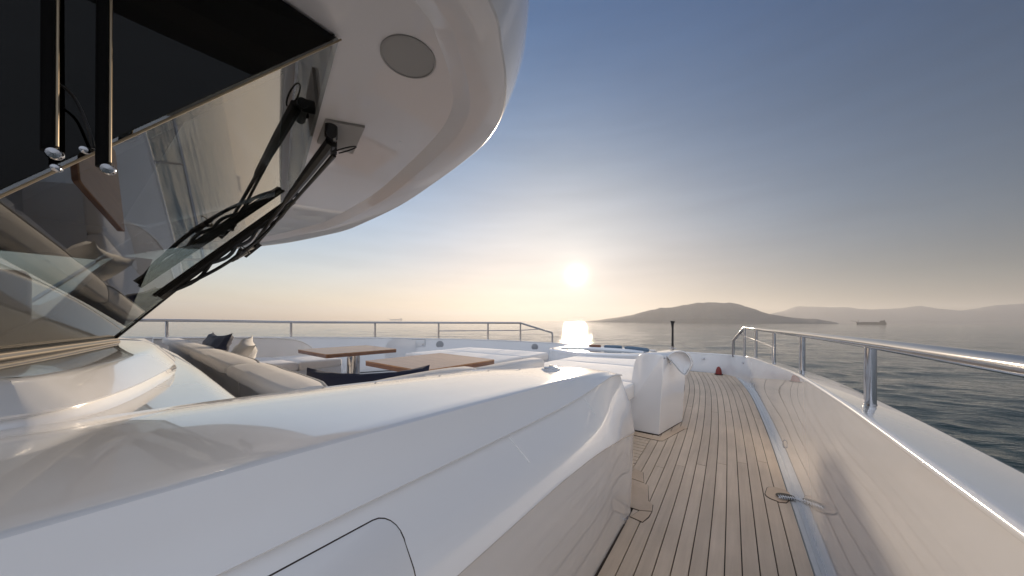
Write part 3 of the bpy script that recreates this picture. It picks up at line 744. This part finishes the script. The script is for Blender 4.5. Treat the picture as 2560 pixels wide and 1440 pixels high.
obj('blade', join(tube([bp_(0, 0, .03), bp_(1, 0, .03)], .019, 4), tube([bp_(-.01, 0, .05), bp_(1.01, 0, .05)], .009, 4)), M['rubber'], wip, smooth=False)
br = []
br.append(tube(spline([bp_(.06, 0, .02), bp_(.3, 0, -.02), bp_(.5, 0, -.03), bp_(.7, 0, -.02), bp_(.94, 0, .02)], 5), .0095, 6))
for t0_, t1_ in ((.02, .36), (.30, .56), (.46, .72), (.64, .98)):
    br.append(tube(spline([bp_(t0_, .0, .03), bp_((t0_ + t1_) / 2, .006, -.004), bp_(t1_, 0, .03)], 4), .0095, 6))
obj('blade_frame', join(*br), M['black'], wip)
obj('link', join(tube([a1, bp_(.60, 0, -.03), bp_(.47, .01, -.03)], .012, 8), tube([b1, bp_(.52, 0, -.02)], .012, 8), tube([a1 + Vector((-.04, 0, -.02)), b1 + Vector((.05, .02, .02))], .016, 8),
    tube([bp_(.52, -.035, -.02), bp_(.56, .045, -.03)], .012, 8)), M['black'], wip)
hs = [Vector((-1.62, .76, 2.10)) + Vector((-.0, .055, .0)) + Vector((.055 * math.cos(t) * .9, .055 * math.sin(t), .035 * math.sin(t))) for t in np.linspace(-1.9, 3.2, 14)]
obj('hose', tube(hs, .0035, 6), M['rubber'], wip)
obj('hose', tube([bp_(.50, -.02 - .03 * math.sin(t), -.03 + .03 * math.cos(t)) for t in np.linspace(-1, 3.4, 10)], .003, 6), M['rubber'], wip)

# ------------------------------------------------------------------ lounge in the bow well
fl = empty('lounge_floor', (-3.5, 2.5, .15)); tag(fl, 'pale lounge well floor between the sofas', kind='structure')
obj('well_floor', box(-6.9, -1.02, .33, 6.0, .10, .15), M['nonskid'], fl, smooth=False)

def sofa_label(o, l, g=None): tag(o, l, 'sofa', g)
aft = empty('sofa', (-3.5, .7, .15)); sofa_label(aft, 'long beige sofa with low backrest seen from behind, beside the wheelhouse')
segs = [(-1.265, -2.19), (-2.212, -3.52), (-3.542, -4.80), (-4.822, -5.75)]
for k, (xa, xb) in enumerate(segs):
    def yb(x): return lerp(x, [-5.8, -3.66, -2.2, -1.25], [.70, .58, .49, .428])
    def yf(x): return lerp(x, [-5.8, -2.36, -1.13], [.86, .68, .585])
    rws = []
    nx = max(6, int(abs(xa - xb) / .07))
    for q in range(nx + 1):
        t = q / nx; x = xa + (xb - xa) * t; e = min(1, min(t, 1 - t) * nx * .5 + .35 if q not in (0, nx) else .35)
        y0, y1 = yb(x), yf(x); zc = 1.012 - .012 * (1 - e) + .004 * noise.noise(Vector((x * 4, 1, 2))); pad = .024 * (1 - e)
        pr = [(y0 + pad + .045, .80), (y0 + pad + .045, .950), (y0 + pad + .004, .956), (y0 + pad - .006, .964), (y0 + pad - .006, .992), (y0 + pad + .001, 1.004 - .01 * (1 - e)), (y0 + pad + .010, zc - .001), (y0 + .03 + pad, zc + .001), ((y0 + y1) / 2, zc + .004), (y1 - .025 - pad, zc), (y1 - .008 - pad, zc - .012), (y1 - pad + .006, zc - .05), (y1 + .03 - pad, .80), (y1 + .035 - pad, .66)]
        rws.append([(x + noise.noise(Vector((y * 9, z * 9, x))) * .002, y + noise.noise(Vector((x * 5, z * 7, 3.3))) * .005, z + noise.noise(Vector((x * 5, y * 7, 1.1))) * .003) for y, z in pr])
    bk = obj('backrest', loft(rws, False, True), M['fabric'], aft, angle=33)
    obj('piping', tube([(p[10][0], p[10][1] + .002, p[10][2] + .004) for p in rws], .0045, 6), M['piping'], bk)
obj('rear_panel', loft([[(x, lerp(x, [-5.8, -3.66, -2.2, -1.25], [.70, .58, .49, .428]) + .012, z) for z in (.15, .80)] for x in (-1.265, -2.2, -3.5, -5.75)]), M['fabric'], aft, smooth=False)
for xa, xb in segs: obj('seat', cushion(xb + .004, xa - .004, .74, 1.32, .52, .66, .035, seed=xa), M['fabric'], aft, angle=60)
obj('plinth', box(-5.75, -1.27, .74, 1.24, .15, .52), M['gelcoat'], aft, smooth=False)

sb = empty('bench', (-1.5, 1.7, .15)); tag(sb, 'beige cushioned bench tucked along the inside of the coaming', 'bench')
for y0, y1 in ((.70, 1.40), (1.408, 2.10)):
    obj('backrest', cushion(-1.345 + (.03 if y0 > 1 else 0), -1.222 + (.035 if y0 > 1 else 0), y0, y1, .62, .978 - (.012 if y0 > 1 else 0), .03, seed=y0), M['fabric'], sb, angle=60)
    obj('seat', cushion(-1.88, -1.36, y0 + .64 if y0 < 1 else y0, y1, .52, .66, .035, seed=y0 + 3), M['fabric'], sb, angle=60)
obj('plinth', box(-1.82, -1.30, 1.33, 2.12, .15, .52), M['gelcoat'], sb, smooth=False)

ps = empty('sofa', (-6.0, 1.6, .15)); sofa_label(ps, 'grey port side sofa with high backrest curving down at its forward end')
prof = [(.95, .62), (1.05, .64)]
rws = []
for y, h in [(.70, .985), (1.0, .985), (1.44, .98), (1.8, .965), (2.05, .95), (2.2, .925), (2.30, .885), (2.37, .82), (2.42, .74), (2.45, .64), (2.455, .56)]:
    x = lerp(y, [.7, 1.44, 2.3, 2.46], [-6.35, -6.22, -5.86, -5.62])
    rws.append([(x - .16, y, .45), (x - .16, y, h - .05), (x - .13, y, h - .01), (x - .08, y, h), (x - .04, y, h - .01), (x - .02, y, h - .05), (x + .02, y, .62 if h > .63 else h - .06), (x + .02, y, .45)])
bk = obj('backrest', loft(rws, False, True), M['fabric'], ps, angle=50)
obj('piping', tube([(r_[4][0] + .005, r_[4][1], r_[4][2]) for r_ in rws], .008, 6), M['piping'], bk)
for y0, y1 in ((1.30, 1.90), (1.908, 2.50)): obj('seat', cushion(-6.2, -4.98, y0, y1, .53, .655, .035, seed=y0), M['fabric'], ps, angle=60)
obj('plinth', box(-6.2, -5.03, 1.30, 2.50, .15, .53), M['gelcoat'], ps, smooth=False)

# sunpads
def pad(name, label, x0, x1, ycuts, z, th, base_x=None):
    r_ = empty(name, ((x0 + x1) / 2, (ycuts[0] + ycuts[-1]) / 2, .15)); tag(r_, label, 'sunpad', 'sunpads on the foredeck')
    for a, b in zip(ycuts[:-1], ycuts[1:]):
        obj('cushion', cushion(x0, x1, a + .004, b - .004, z - th, z, .028, seed=a), M['fabric'], r_, angle=60)
    obj('base', box(x0 + .03, x1 - .03, ycuts[0] + .03, ycuts[-1] - .03, .12, z - th - .004), M['gelcoat'], r_, smooth=False)
pad('sunpad', 'wide beige sunpad between the coaming tip and the white pod', -2.62, -.955, [2.25, 3.70, 5.0, 5.98], .57, .17)
pad('sunpad', 'pale grey sunpad behind the second table, on the port side', -4.75, -2.82, [3.44, 4.25, 5.10], .675, .13)

# tables
def table(dx, dy, label):
    t = empty('table', (-2.49 + dx, 2.15 + dy, .15)); tag(t, label, 'table', 'teak tables in the lounge')
    poly = [(-2.03 + dx, 1.64 + dy), (-2.03 + dx, 2.56 + dy), (-2.97 + dx, 2.66 + dy), (-2.97 + dx, 1.70 + dy)]
    c = Vector((sum(p[0] for p in poly) / 4, sum(p[1] for p in poly) / 4, 0))
    def rnd(poly, r_):
        o = []
        for i in range(4):
            p = Vector((*poly[i], 0)); a = (Vector((*poly[i - 1], 0)) - p).normalized() * r_; b = (Vector((*poly[(i + 1) % 4], 0)) - p).normalized() * r_
            for k in range(6):
                s = k / 5; q = p + a * (1 - s) ** 2 + b * s ** 2; o.append((q.x, q.y))
        return o
    obj('tabletop', prism(rnd(poly, .03), .842, .8525), M['varnish'], t, smooth=False)
    e = [(c.x + (p[0] - c.x) * .998, c.y + (p[1] - c.y) * .998) for p in rnd(poly, .03)]
    obj('table_edge', prism(e, .806, .8418), M['varnish_edge'], t, smooth=False)
    return t, c
t1, c1 = table(0, 0, 'nearer varnished teak table, the larger looking one beside the navy cushion')
t2, c2 = table(-1.80, .10, 'farther varnished teak table on a polished steel pedestal')
for t, c, hh in ((t1, c1, 0), (t2, c2, 0)):
    obj('pedestal', lathe([(0, .15), (.20, .15), (.20, .165), (.10, .175), (.078, .20), (.078, .775), (.085, .78), (.085, .795), (.14, .80), (.14, .806), (0, .806)], (c.x + (.12 if t is t2 else .0), c.y, 0), 32), M['steel'], t)

# loose cushions
def pillow(label, w, l, h, loc, rot, m_, seed, wr=.015):
    mtx = Matrix.Translation(loc) @ Matrix.Rotation(R(rot[2]), 4, 'Z') @ Matrix.Rotation(R(rot[1]), 4, 'Y') @ Matrix.Rotation(R(rot[0]), 4, 'X')
    o = obj('pillow', xform(puff(w, l, h, 18, 12, seed, wr), mtx), m_, None, angle=70); tag(o, label, 'pillow')
    return o
pillow('crumpled navy pillow lying near the coaming, below the nearer table', .70, .42, .17, (-1.77, 1.03, .775), (68, 0, 47), M['navy'], 3, .03)
pillow('navy pillow propped at the far end of the long sofa', .62, .42, .15, (-4.85, .99, .90), (70, 0, 4), M['navy'], 8, .02)
pillow('white pillow leaning beside the far navy one on the long sofa', .60, .42, .15, (-3.62, .90, .885), (58, 6, -12), M['fabric_white'], 5, .02)

# pod by the passage
pod = empty('deck_pod', (-.85, 4.1, 0)); tag(pod, 'white rounded deck pod standing between sunpad and side deck', 'pod')
rws = []
for y in (3.70, 3.705, 3.72, 3.9, 4.1, 4.3):
    r_ = []
    ins = .02 if y == 3.70 else (.008 if y == 3.705 else 0)
    sh = (y - 3.7) * .235
    pr = [(-1.035, -.01), (-1.02, .30), (-.995, .55), (-.975, .71), (-.955, .805), (-.925, .865), (-.885, .894), (-.84, .905), (-.74, .906), (-.69, .900), (-.668, .888), (-.660, .87), (-.672, .60), (-.690, .30), (-.704, -.01)]
    cxp, czp = -.86, .45
    for x, z in pr:
        k = 1 - ins; r_.append((cxp + (x - cxp) * k + sh * (1 if x > -.86 else .25), y + (.0 if z > .6 else 0) + (0.885 - z) * -.0, czp + (z - czp) * k if z > 0 else z))
    rws.append(r_)
V, F = loft(rws); nP = len(rws[0]); F.append(tuple(range(nP))); F.append(tuple(range(len(V) - nP, len(V))))
obj('pod_body', (V, F), M['gelcoat'], pod, angle=40)
obj('pod_seal', deck_prism([(-1.04, 3.692), (-.703, 3.689), (-.560, 4.30), (-1.0, 4.32)], -.01, .010), M['caulk'], pod, smooth=False)
obj('top_recess', lathe([(0, 0), (.036, 0), (.034, .005), (0, .006)], (-.80, 3.90, .907), 24), M['grey_lid'], pod)
# the scoop: a hollow shell facing aft on the pod's outboard shoulder
rimp = [(-.632, 3.76, .872), (-.600, 3.80, .905), (-.560, 3.83, .925), (-.500, 3.86, .927), (-.458, 3.87, .90), (-.430, 3.88, .845), (-.420, 3.88, .80), (-.440, 3.87, .745), (-.475, 3.85, .682), (-.52, 3.82, .715), (-.565, 3.80, .775), (-.605, 3.78, .83)]
rimp = [p for p in spline(rimp + [rimp[0]], 4)][:-1]
cc = Vector((sum(p[0] for p in rimp) / len(rimp), sum(p[1] for p in rimp) / len(rimp), sum(p[2] for p in rimp) / len(rimp)))
shell = []
for f, dep in ((1.05, .08), (1.06, .02), (1.04, -.004), (1.0, -.006), (.975, .0), (.95, .02), (.82, .045), (.5, .06), (.05, .065)):
    shell.append([cc + (Vector(p) - cc) * f + Vector((.02 * dep, dep * 1.0, -.1 * dep)) for p in rimp])
obj('scoop', loft(shell, True, True), M['gelcoat'], pod, angle=50)
obj('scoop_gasket', tube([cc + (Vector(p) - cc) * .95 + Vector((0, .004, 0)) for p in rimp[28:46]], .005, 6), M['grey_lid'], pod)
obj('hinge', lathe([(0, 0), (.010, 0), (.010, .012), (0, .014)], (-.652, 3.715, .862), 10, (.3, -1, .2)), M['steel'], pod)
obj('hinge', lathe([(0, 0), (.008, 0), (.008, .012), (0, .014)], (-.607, 3.76, .80), 10, (.3, -1, .2)), M['steel'], pod)

# hot tub
tub = empty('hot_tub', (-2.5, 6.8, .2)); tag(tub, 'white hot tub with dark water and padded headrests near the bow', 'hot tub')
def oval(prof, n=56):
    rows = [[(-2.5 + 1.15 * r_ * math.cos(t), 6.80 + .78 * r_ * math.sin(t), z) for t in np.linspace(0, 2 * math.pi, n, endpoint=False)] for r_, z in prof]
    return loft(rows, True, True)
obj('tub_rim', oval([(1.02, .2), (1.02, .60), (1.0, .622), (.90, .632), (.80, .622), (.78, .60), (.76, .40), (0.01, .40)]), M['gelcoat'], tub)
obj('water', oval([(.01, .575), (.772, .575), (.772, .55), (.01, .55)]), M['tub_water'], tub)
for a0, a1, m_ in ((22, 70, 'blue_cover'), (74, 98, 'blue_cover'), (102, 118, 'varnish_edge')):
    obj('headrest', tube([(-2.5 + 1.03 * math.cos(R(q)), 6.80 + .70 * math.sin(R(q)), .652) for q in np.linspace(a0, a1, 9)], [.02] + [.036] * 7 + [.02], 10), M[m_], tub)

# jack staff
js = empty('jackstaff', (-1.12, 7.62, .612)); tag(js, 'short black jackstaff with flared top standing on the bow', 'jackstaff')
obj('pole', tube([(-1.20, 7.72, .66), (-1.20, 7.72, 1.10), (-1.205, 7.72, 1.21), (-1.20, 7.725, 1.255)], [.024, .020, .030, .05], 10), M['black'], js)
obj('clamp', join(tube([(-1.27, 7.72, .665), (-1.12, 7.72, .665)], .012, 8), lathe([(0, .605), (.05, .605), (.045, .62), (.025, .63), (.025, .69), (0, .69)], (-1.20, 7.72, 0), 16), tube([(-1.20, 7.67, .70), (-1.20, 7.77, .70)], .010, 8)), M['steel'], js)
# red stowed fender cone on the deck by the bow wall
rd = empty('marker_cone', (-.33, 7.36, .23)); tag(rd, 'small dark red cone on the deck against the bow bulwark', 'cone')
zc = zdeck(7.36)
obj('cone_body', lathe([(0, zc), (.058, zc), (.056, zc + .02), (.046, zc + .09), (.030, zc + .135), (.012, zc + .155), (0, zc + .158)], (-.335, 7.36, 0), 20), M['red'], rd)
obj('cone_base', lathe([(0, zc), (.07, zc), (.07, zc + .012), (0, zc + .013)], (-.335, 7.36, 0), 20), M['rubber'], rd)
# small fittings on the bow wall and the waterway
def wall_fit(name, label, x, y, z, nx_, ny_):
    o = empty(name, (x, y, z)); tag(o, label, 'fitting', 'chrome fittings on the bow bulwark')
    obj('plate', lathe([(0, 0), (.022, 0), (.020, .006), (.010, .012), (.008, .03), (0, .032)], (x, y, z), 14, (nx_, ny_, 0)), M['steel'], o)
    obj('pin', tube([(x - .03, y + ny_ * .03, z + .012), (x + .012, y + ny_ * .03, z - .012)], .006, 6), M['steel'], o)
wall_fit('wall_fitting', 'small chrome hook high on the bow bulwark, nearer the jackstaff', -.60, 7.553, .50, 0, -1)
wall_fit('wall_fitting', 'small chrome hook on the bow bulwark below the railing end', .055, 6.92, .53, -1, -.2)

for (hx, hy, hz) in ((.322, 3.62, .20), (.166, 6.2, .27)):
    obj('hook', tube(spline([(hx + .012, hy, hz + .03), (hx - .012, hy, hz + .028), (hx - .016, hy, hz - .01), (hx - .012, hy - .012, hz - .03), (hx - .006, hy - .024, hz - .022)], 4), .0035, 6), M['steel'], hull)
# port inner wall fittings
def port_wall(t_y, z):
    ys = [p[1] for p in inner]; k0 = max(range(len(inner)), key=lambda i: inner[i][1])
    seg = range(k0, len(inner)); i = min(seg, key=lambda i: abs(inner[i][1] - t_y))
    f = Vector((*foot[i], .2)); t = Vector(inner[i]); f2 = (z - f.z) / (t.z - f.z)
    d = Vector((foot[i + 1][0] - foot[i - 1][0], foot[i + 1][1] - foot[i - 1][1], 0)).normalized(); nn = Vector((d.y, -d.x, 0))
    if nn.x < 0: nn = -nn
    return f.lerp(t, f2), nn, d
for ty, z, lab in ((5.0, .69, 'round grey speaker in the port bulwark beside the locker door'), (6.95, .585, 'round grey speaker in the port bulwark below the railing end')):
    p, nn, d = port_wall(ty, z)
    o = obj('wall_speaker', lathe([(0, 0), (.085, 0), (.085, .008), (.078, .011), (0, .010)], p, 32, nn), M['grey_lid']); tag(o, lab, 'speaker', 'speakers in the port bulwark')
p, nn, d = port_wall(4.62, .70)
lk = empty('wall_locker', p); tag(lk, 'square white locker door in the port bulwark', 'locker')
mtx = Matrix.Translation(p) @ Matrix((( -d.x, nn.x, 0, 0), (-d.y, nn.y, 0, 0), (0, 0, 1, 0), (0, 0, 0, 1)))
obj('frame', xform(box(-.145, .145, -.01, .008, -.12, .12), mtx), M['grey_lid'], lk, smooth=False)
dr = obj('door', xform(box(-.135, .135, -.01, .012, -.11, .11, .004), mtx), M['gelcoat'], lk)
obj('latch', xform(box(.085, .10, .012, .022, -.015, .015), mtx), M['steel'], dr, smooth=False)
# side console / armrest shape against the port wall, rounded at its top corner
p, nn, d = port_wall(4.25, .5)
pl = []
mtx2 = Matrix.Translation((p.x, p.y, 0)) @ Matrix(((-d.x, nn.x, 0, 0), (-d.y, nn.y, 0, 0), (0, 0, 1, 0), (0, 0, 0, 1)))
prof2 = [(.42, .2), (.42, .80), (.20, .835)] + [(.0 - .20 * math.sin(R(a)), .62 + .215 * math.cos(R(a))) for a in range(0, 91, 10)] + [(-.20, .2)]
vv = [mtx2 @ Vector((x, -.05, z)) for x, z in prof2] + [mtx2 @ Vector((x, .05, z)) for x, z in prof2]
nn_ = len(prof2)
o = obj('side_console', (vv, [tuple(range(nn_)), tuple(range(nn_, 2 * nn_))] + [(i, (i + 1) % nn_, (i + 1) % nn_ + nn_, i + nn_) for i in range(nn_)]), M['gelcoat'], angle=30)
tag(o, 'white console with rounded corner against the port bulwark', 'console')

# ------------------------------------------------------------------ railings
def railing(label, top, posts, mid, r_top, r_post, end):
    rl = empty('railing', (posts[0][0], posts[0][1], posts[0][2])); tag(rl, label, 'railing', 'stainless railings on the bulwarks')
    obj('handrail', tube(top, r_top, 18), M['steel'], rl)
    for k, (x, y, z0, z1) in enumerate(posts):
        obj('post', join(tube([(x, y, z0 - .01), (x, y, z1)], r_post if k else r_post * 1.0, 18), lathe([(0, 0), (r_post * 1.12, 0), (r_post * 1.08, .006), (0, .007)], (x, y, z0 - .002), 20)), M['steel'], rl)
    if mid: obj('mid_rail', tube(mid, r_top * .5, 10), M['steel'], rl)
    return rl
def capz(y): return lerp(y, [p[1] for p in inner[:70]], [p[2] for p in inner[:70]])
top = spline([(.385, -7, 1.20), (.435, -2, 1.18), (.445, .2, 1.171), (.443, 1.04, 1.168), (.437, 1.95, 1.164), (.418, 2.8, 1.158), (.392, 3.6, 1.151), (.335, 4.95, 1.138), (.26, 5.75, 1.138), (.20, 6.3, 1.141), (.06, 6.9, 1.152)], 6)
st_posts = [(.440, -.4, .935, 1.17), (.437, 1.93, .913, 1.160), (.402, 3.4, .860, 1.150), (.333, 4.98, .758, 1.134), (.203, 6.28, .690, 1.138), (.062, 6.89, .655, 1.148)]
endp = [(.06, 6.9, 1.152), (-.02, 7.08, 1.03), (-.082, 7.21, .935), (-.10, 7.25, .905), (-.103, 7.258, .89), (-.104, 7.262, .60)]
railing('polished steel railing along the starboard bulwark, big and close', top + endp[1:], st_posts, [(.333, 4.98, .94), (.26, 5.75, .955), (.203, 6.28, .968), (.062, 6.89, 1.005), (-.005, 7.05, 1.03)], .0215, .0185, None)
# port railing
pt_xy = [(-7.33, -2), (-7.30, .94), (-7.05, 2.55), (-6.52, 3.97), (-5.69, 5.05), (-5.03, 6.04), (-4.51, 6.74), (-4.0, 7.40)]
ptop = spline([(-7.33, -2, 1.235), (-7.30, .94, 1.222), (-7.05, 2.55, 1.195), (-6.52, 3.97, 1.19), (-5.69, 5.05, 1.19), (-5.03, 6.04, 1.19), (-4.53, 6.72, 1.19)], 6)
pp = [(-7.30, .94, .962, 1.22), (-7.05, 2.55, .915, 1.192), (-6.52, 3.97, .872, 1.187), (-5.69, 5.05, .827, 1.187), (-5.03, 6.04, .785, 1.187), (-4.53, 6.72, .735, 1.187)]
railing('thin steel railing on the far port bulwark, below the horizon', ptop + [(-4.20, 7.10, 1.04), (-4.0, 7.38, .945), (-3.985, 7.40, .92), (-3.985, 7.40, .66)], pp, [(-5.69, 5.05, 1.0), (-5.03, 6.04, 1.0), (-4.53, 6.72, 1.005), (-4.22, 7.08, 1.03)], .022, .020, None)

# ------------------------------------------------------------------ ships far off
def ship(label, az, dist, length, hull_h, m_hull, house_side=1):
    c = Vector((dist * math.sin(R(az)), dist * math.cos(R(az)), WL)); s = empty('cargo_ship', c); tag(s, label, 'ship')
    rt = Matrix.Translation(c) @ Matrix.Rotation(R(-az), 4, 'Z')
    L_ = length; b = L_ * .14
    hullp = [(-.5, -.15, 1), (-.5, .15, 1)]
    def hp(z, f): return [(-L_ * .5 * f, 0), (-L_ * .44 * f, -b / 2), (L_ * .44, -b / 2), (L_ * .49, -b * .3), (L_ * .49, b * .3), (L_ * .44, b / 2), (-L_ * .44 * f, b / 2)]
    rows = [[(x, y, -2) for x, y in hp(0, .95)], [(x, y, hull_h * .7) for x, y in hp(0, .98)], [(x, y, hull_h) for x, y in hp(0, 1.02)]]
    obj('ship_hull', xform(loft(rows, True, True), rt), m_hull, s, smooth=False)
    hx = L_ * .36
    obj('deckhouse', xform(join(box(hx - L_ * .10, hx + L_ * .10, -b * .42, b * .42, hull_h, hull_h * 1.45), box(hx - L_ * .06, hx + L_ * .08, -b * .4, b * .4, hull_h * 1.45, hull_h * 1.75)), rt), M['ship'], s, smooth=False)
    obj('funnel', xform(box(hx + L_ * .04, hx + L_ * .075, -b * .12, b * .12, hull_h * 1.75, hull_h * 2.0), rt), M['ship'], s, smooth=False)
    obj('mast', xform(tube([(-L_ * .42, 0, hull_h), (-L_ * .42, 0, hull_h * 1.9)], L_ * .006, 6), rt), M['ship'], s)
    obj('boom', xform(tube([(-L_ * .42, 0, hull_h * 1.2), (-L_ * .70, 0, hull_h * 1.6)], L_ * .008, 6), rt), M['ship'], s)
    obj('hatch', xform(box(-L_ * .36, L_ * .22, -b * .3, b * .3, hull_h, hull_h * 1.12), rt), M['ship'], s, smooth=False)
ship('dark cargo ship lying before the far hills', 12.8, 1100, 46.5, 5.3, M['ship'])
ship('tiny faint ship on the horizon beyond the port railing', -55.4, 4200, 150, 14, M['ship'])

# ------------------------------------------------------------------ haze
o = obj('haze', box(-5200, 5200, -5200, 5200, WL - 9, 175), None, smooth=False, mats=[bpy.data.materials.new('haze')])
hm = o.data.materials[0]; hm.use_nodes = True; ht = hm.node_tree; ht.nodes.clear()
ho = ht.nodes.new('ShaderNodeOutputMaterial'); hv = ht.nodes.new('ShaderNodeVolumePrincipled')
hv.inputs['Color'].default_value = (.78, .77, .78, 1); hv.inputs['Density'].default_value = .00027; hv.inputs['Anisotropy'].default_value = .38
ht.links.new(hv.outputs[0], ho.inputs['Volume'])
tag(o, kind='stuff'); o['label'] = 'pale sea haze'
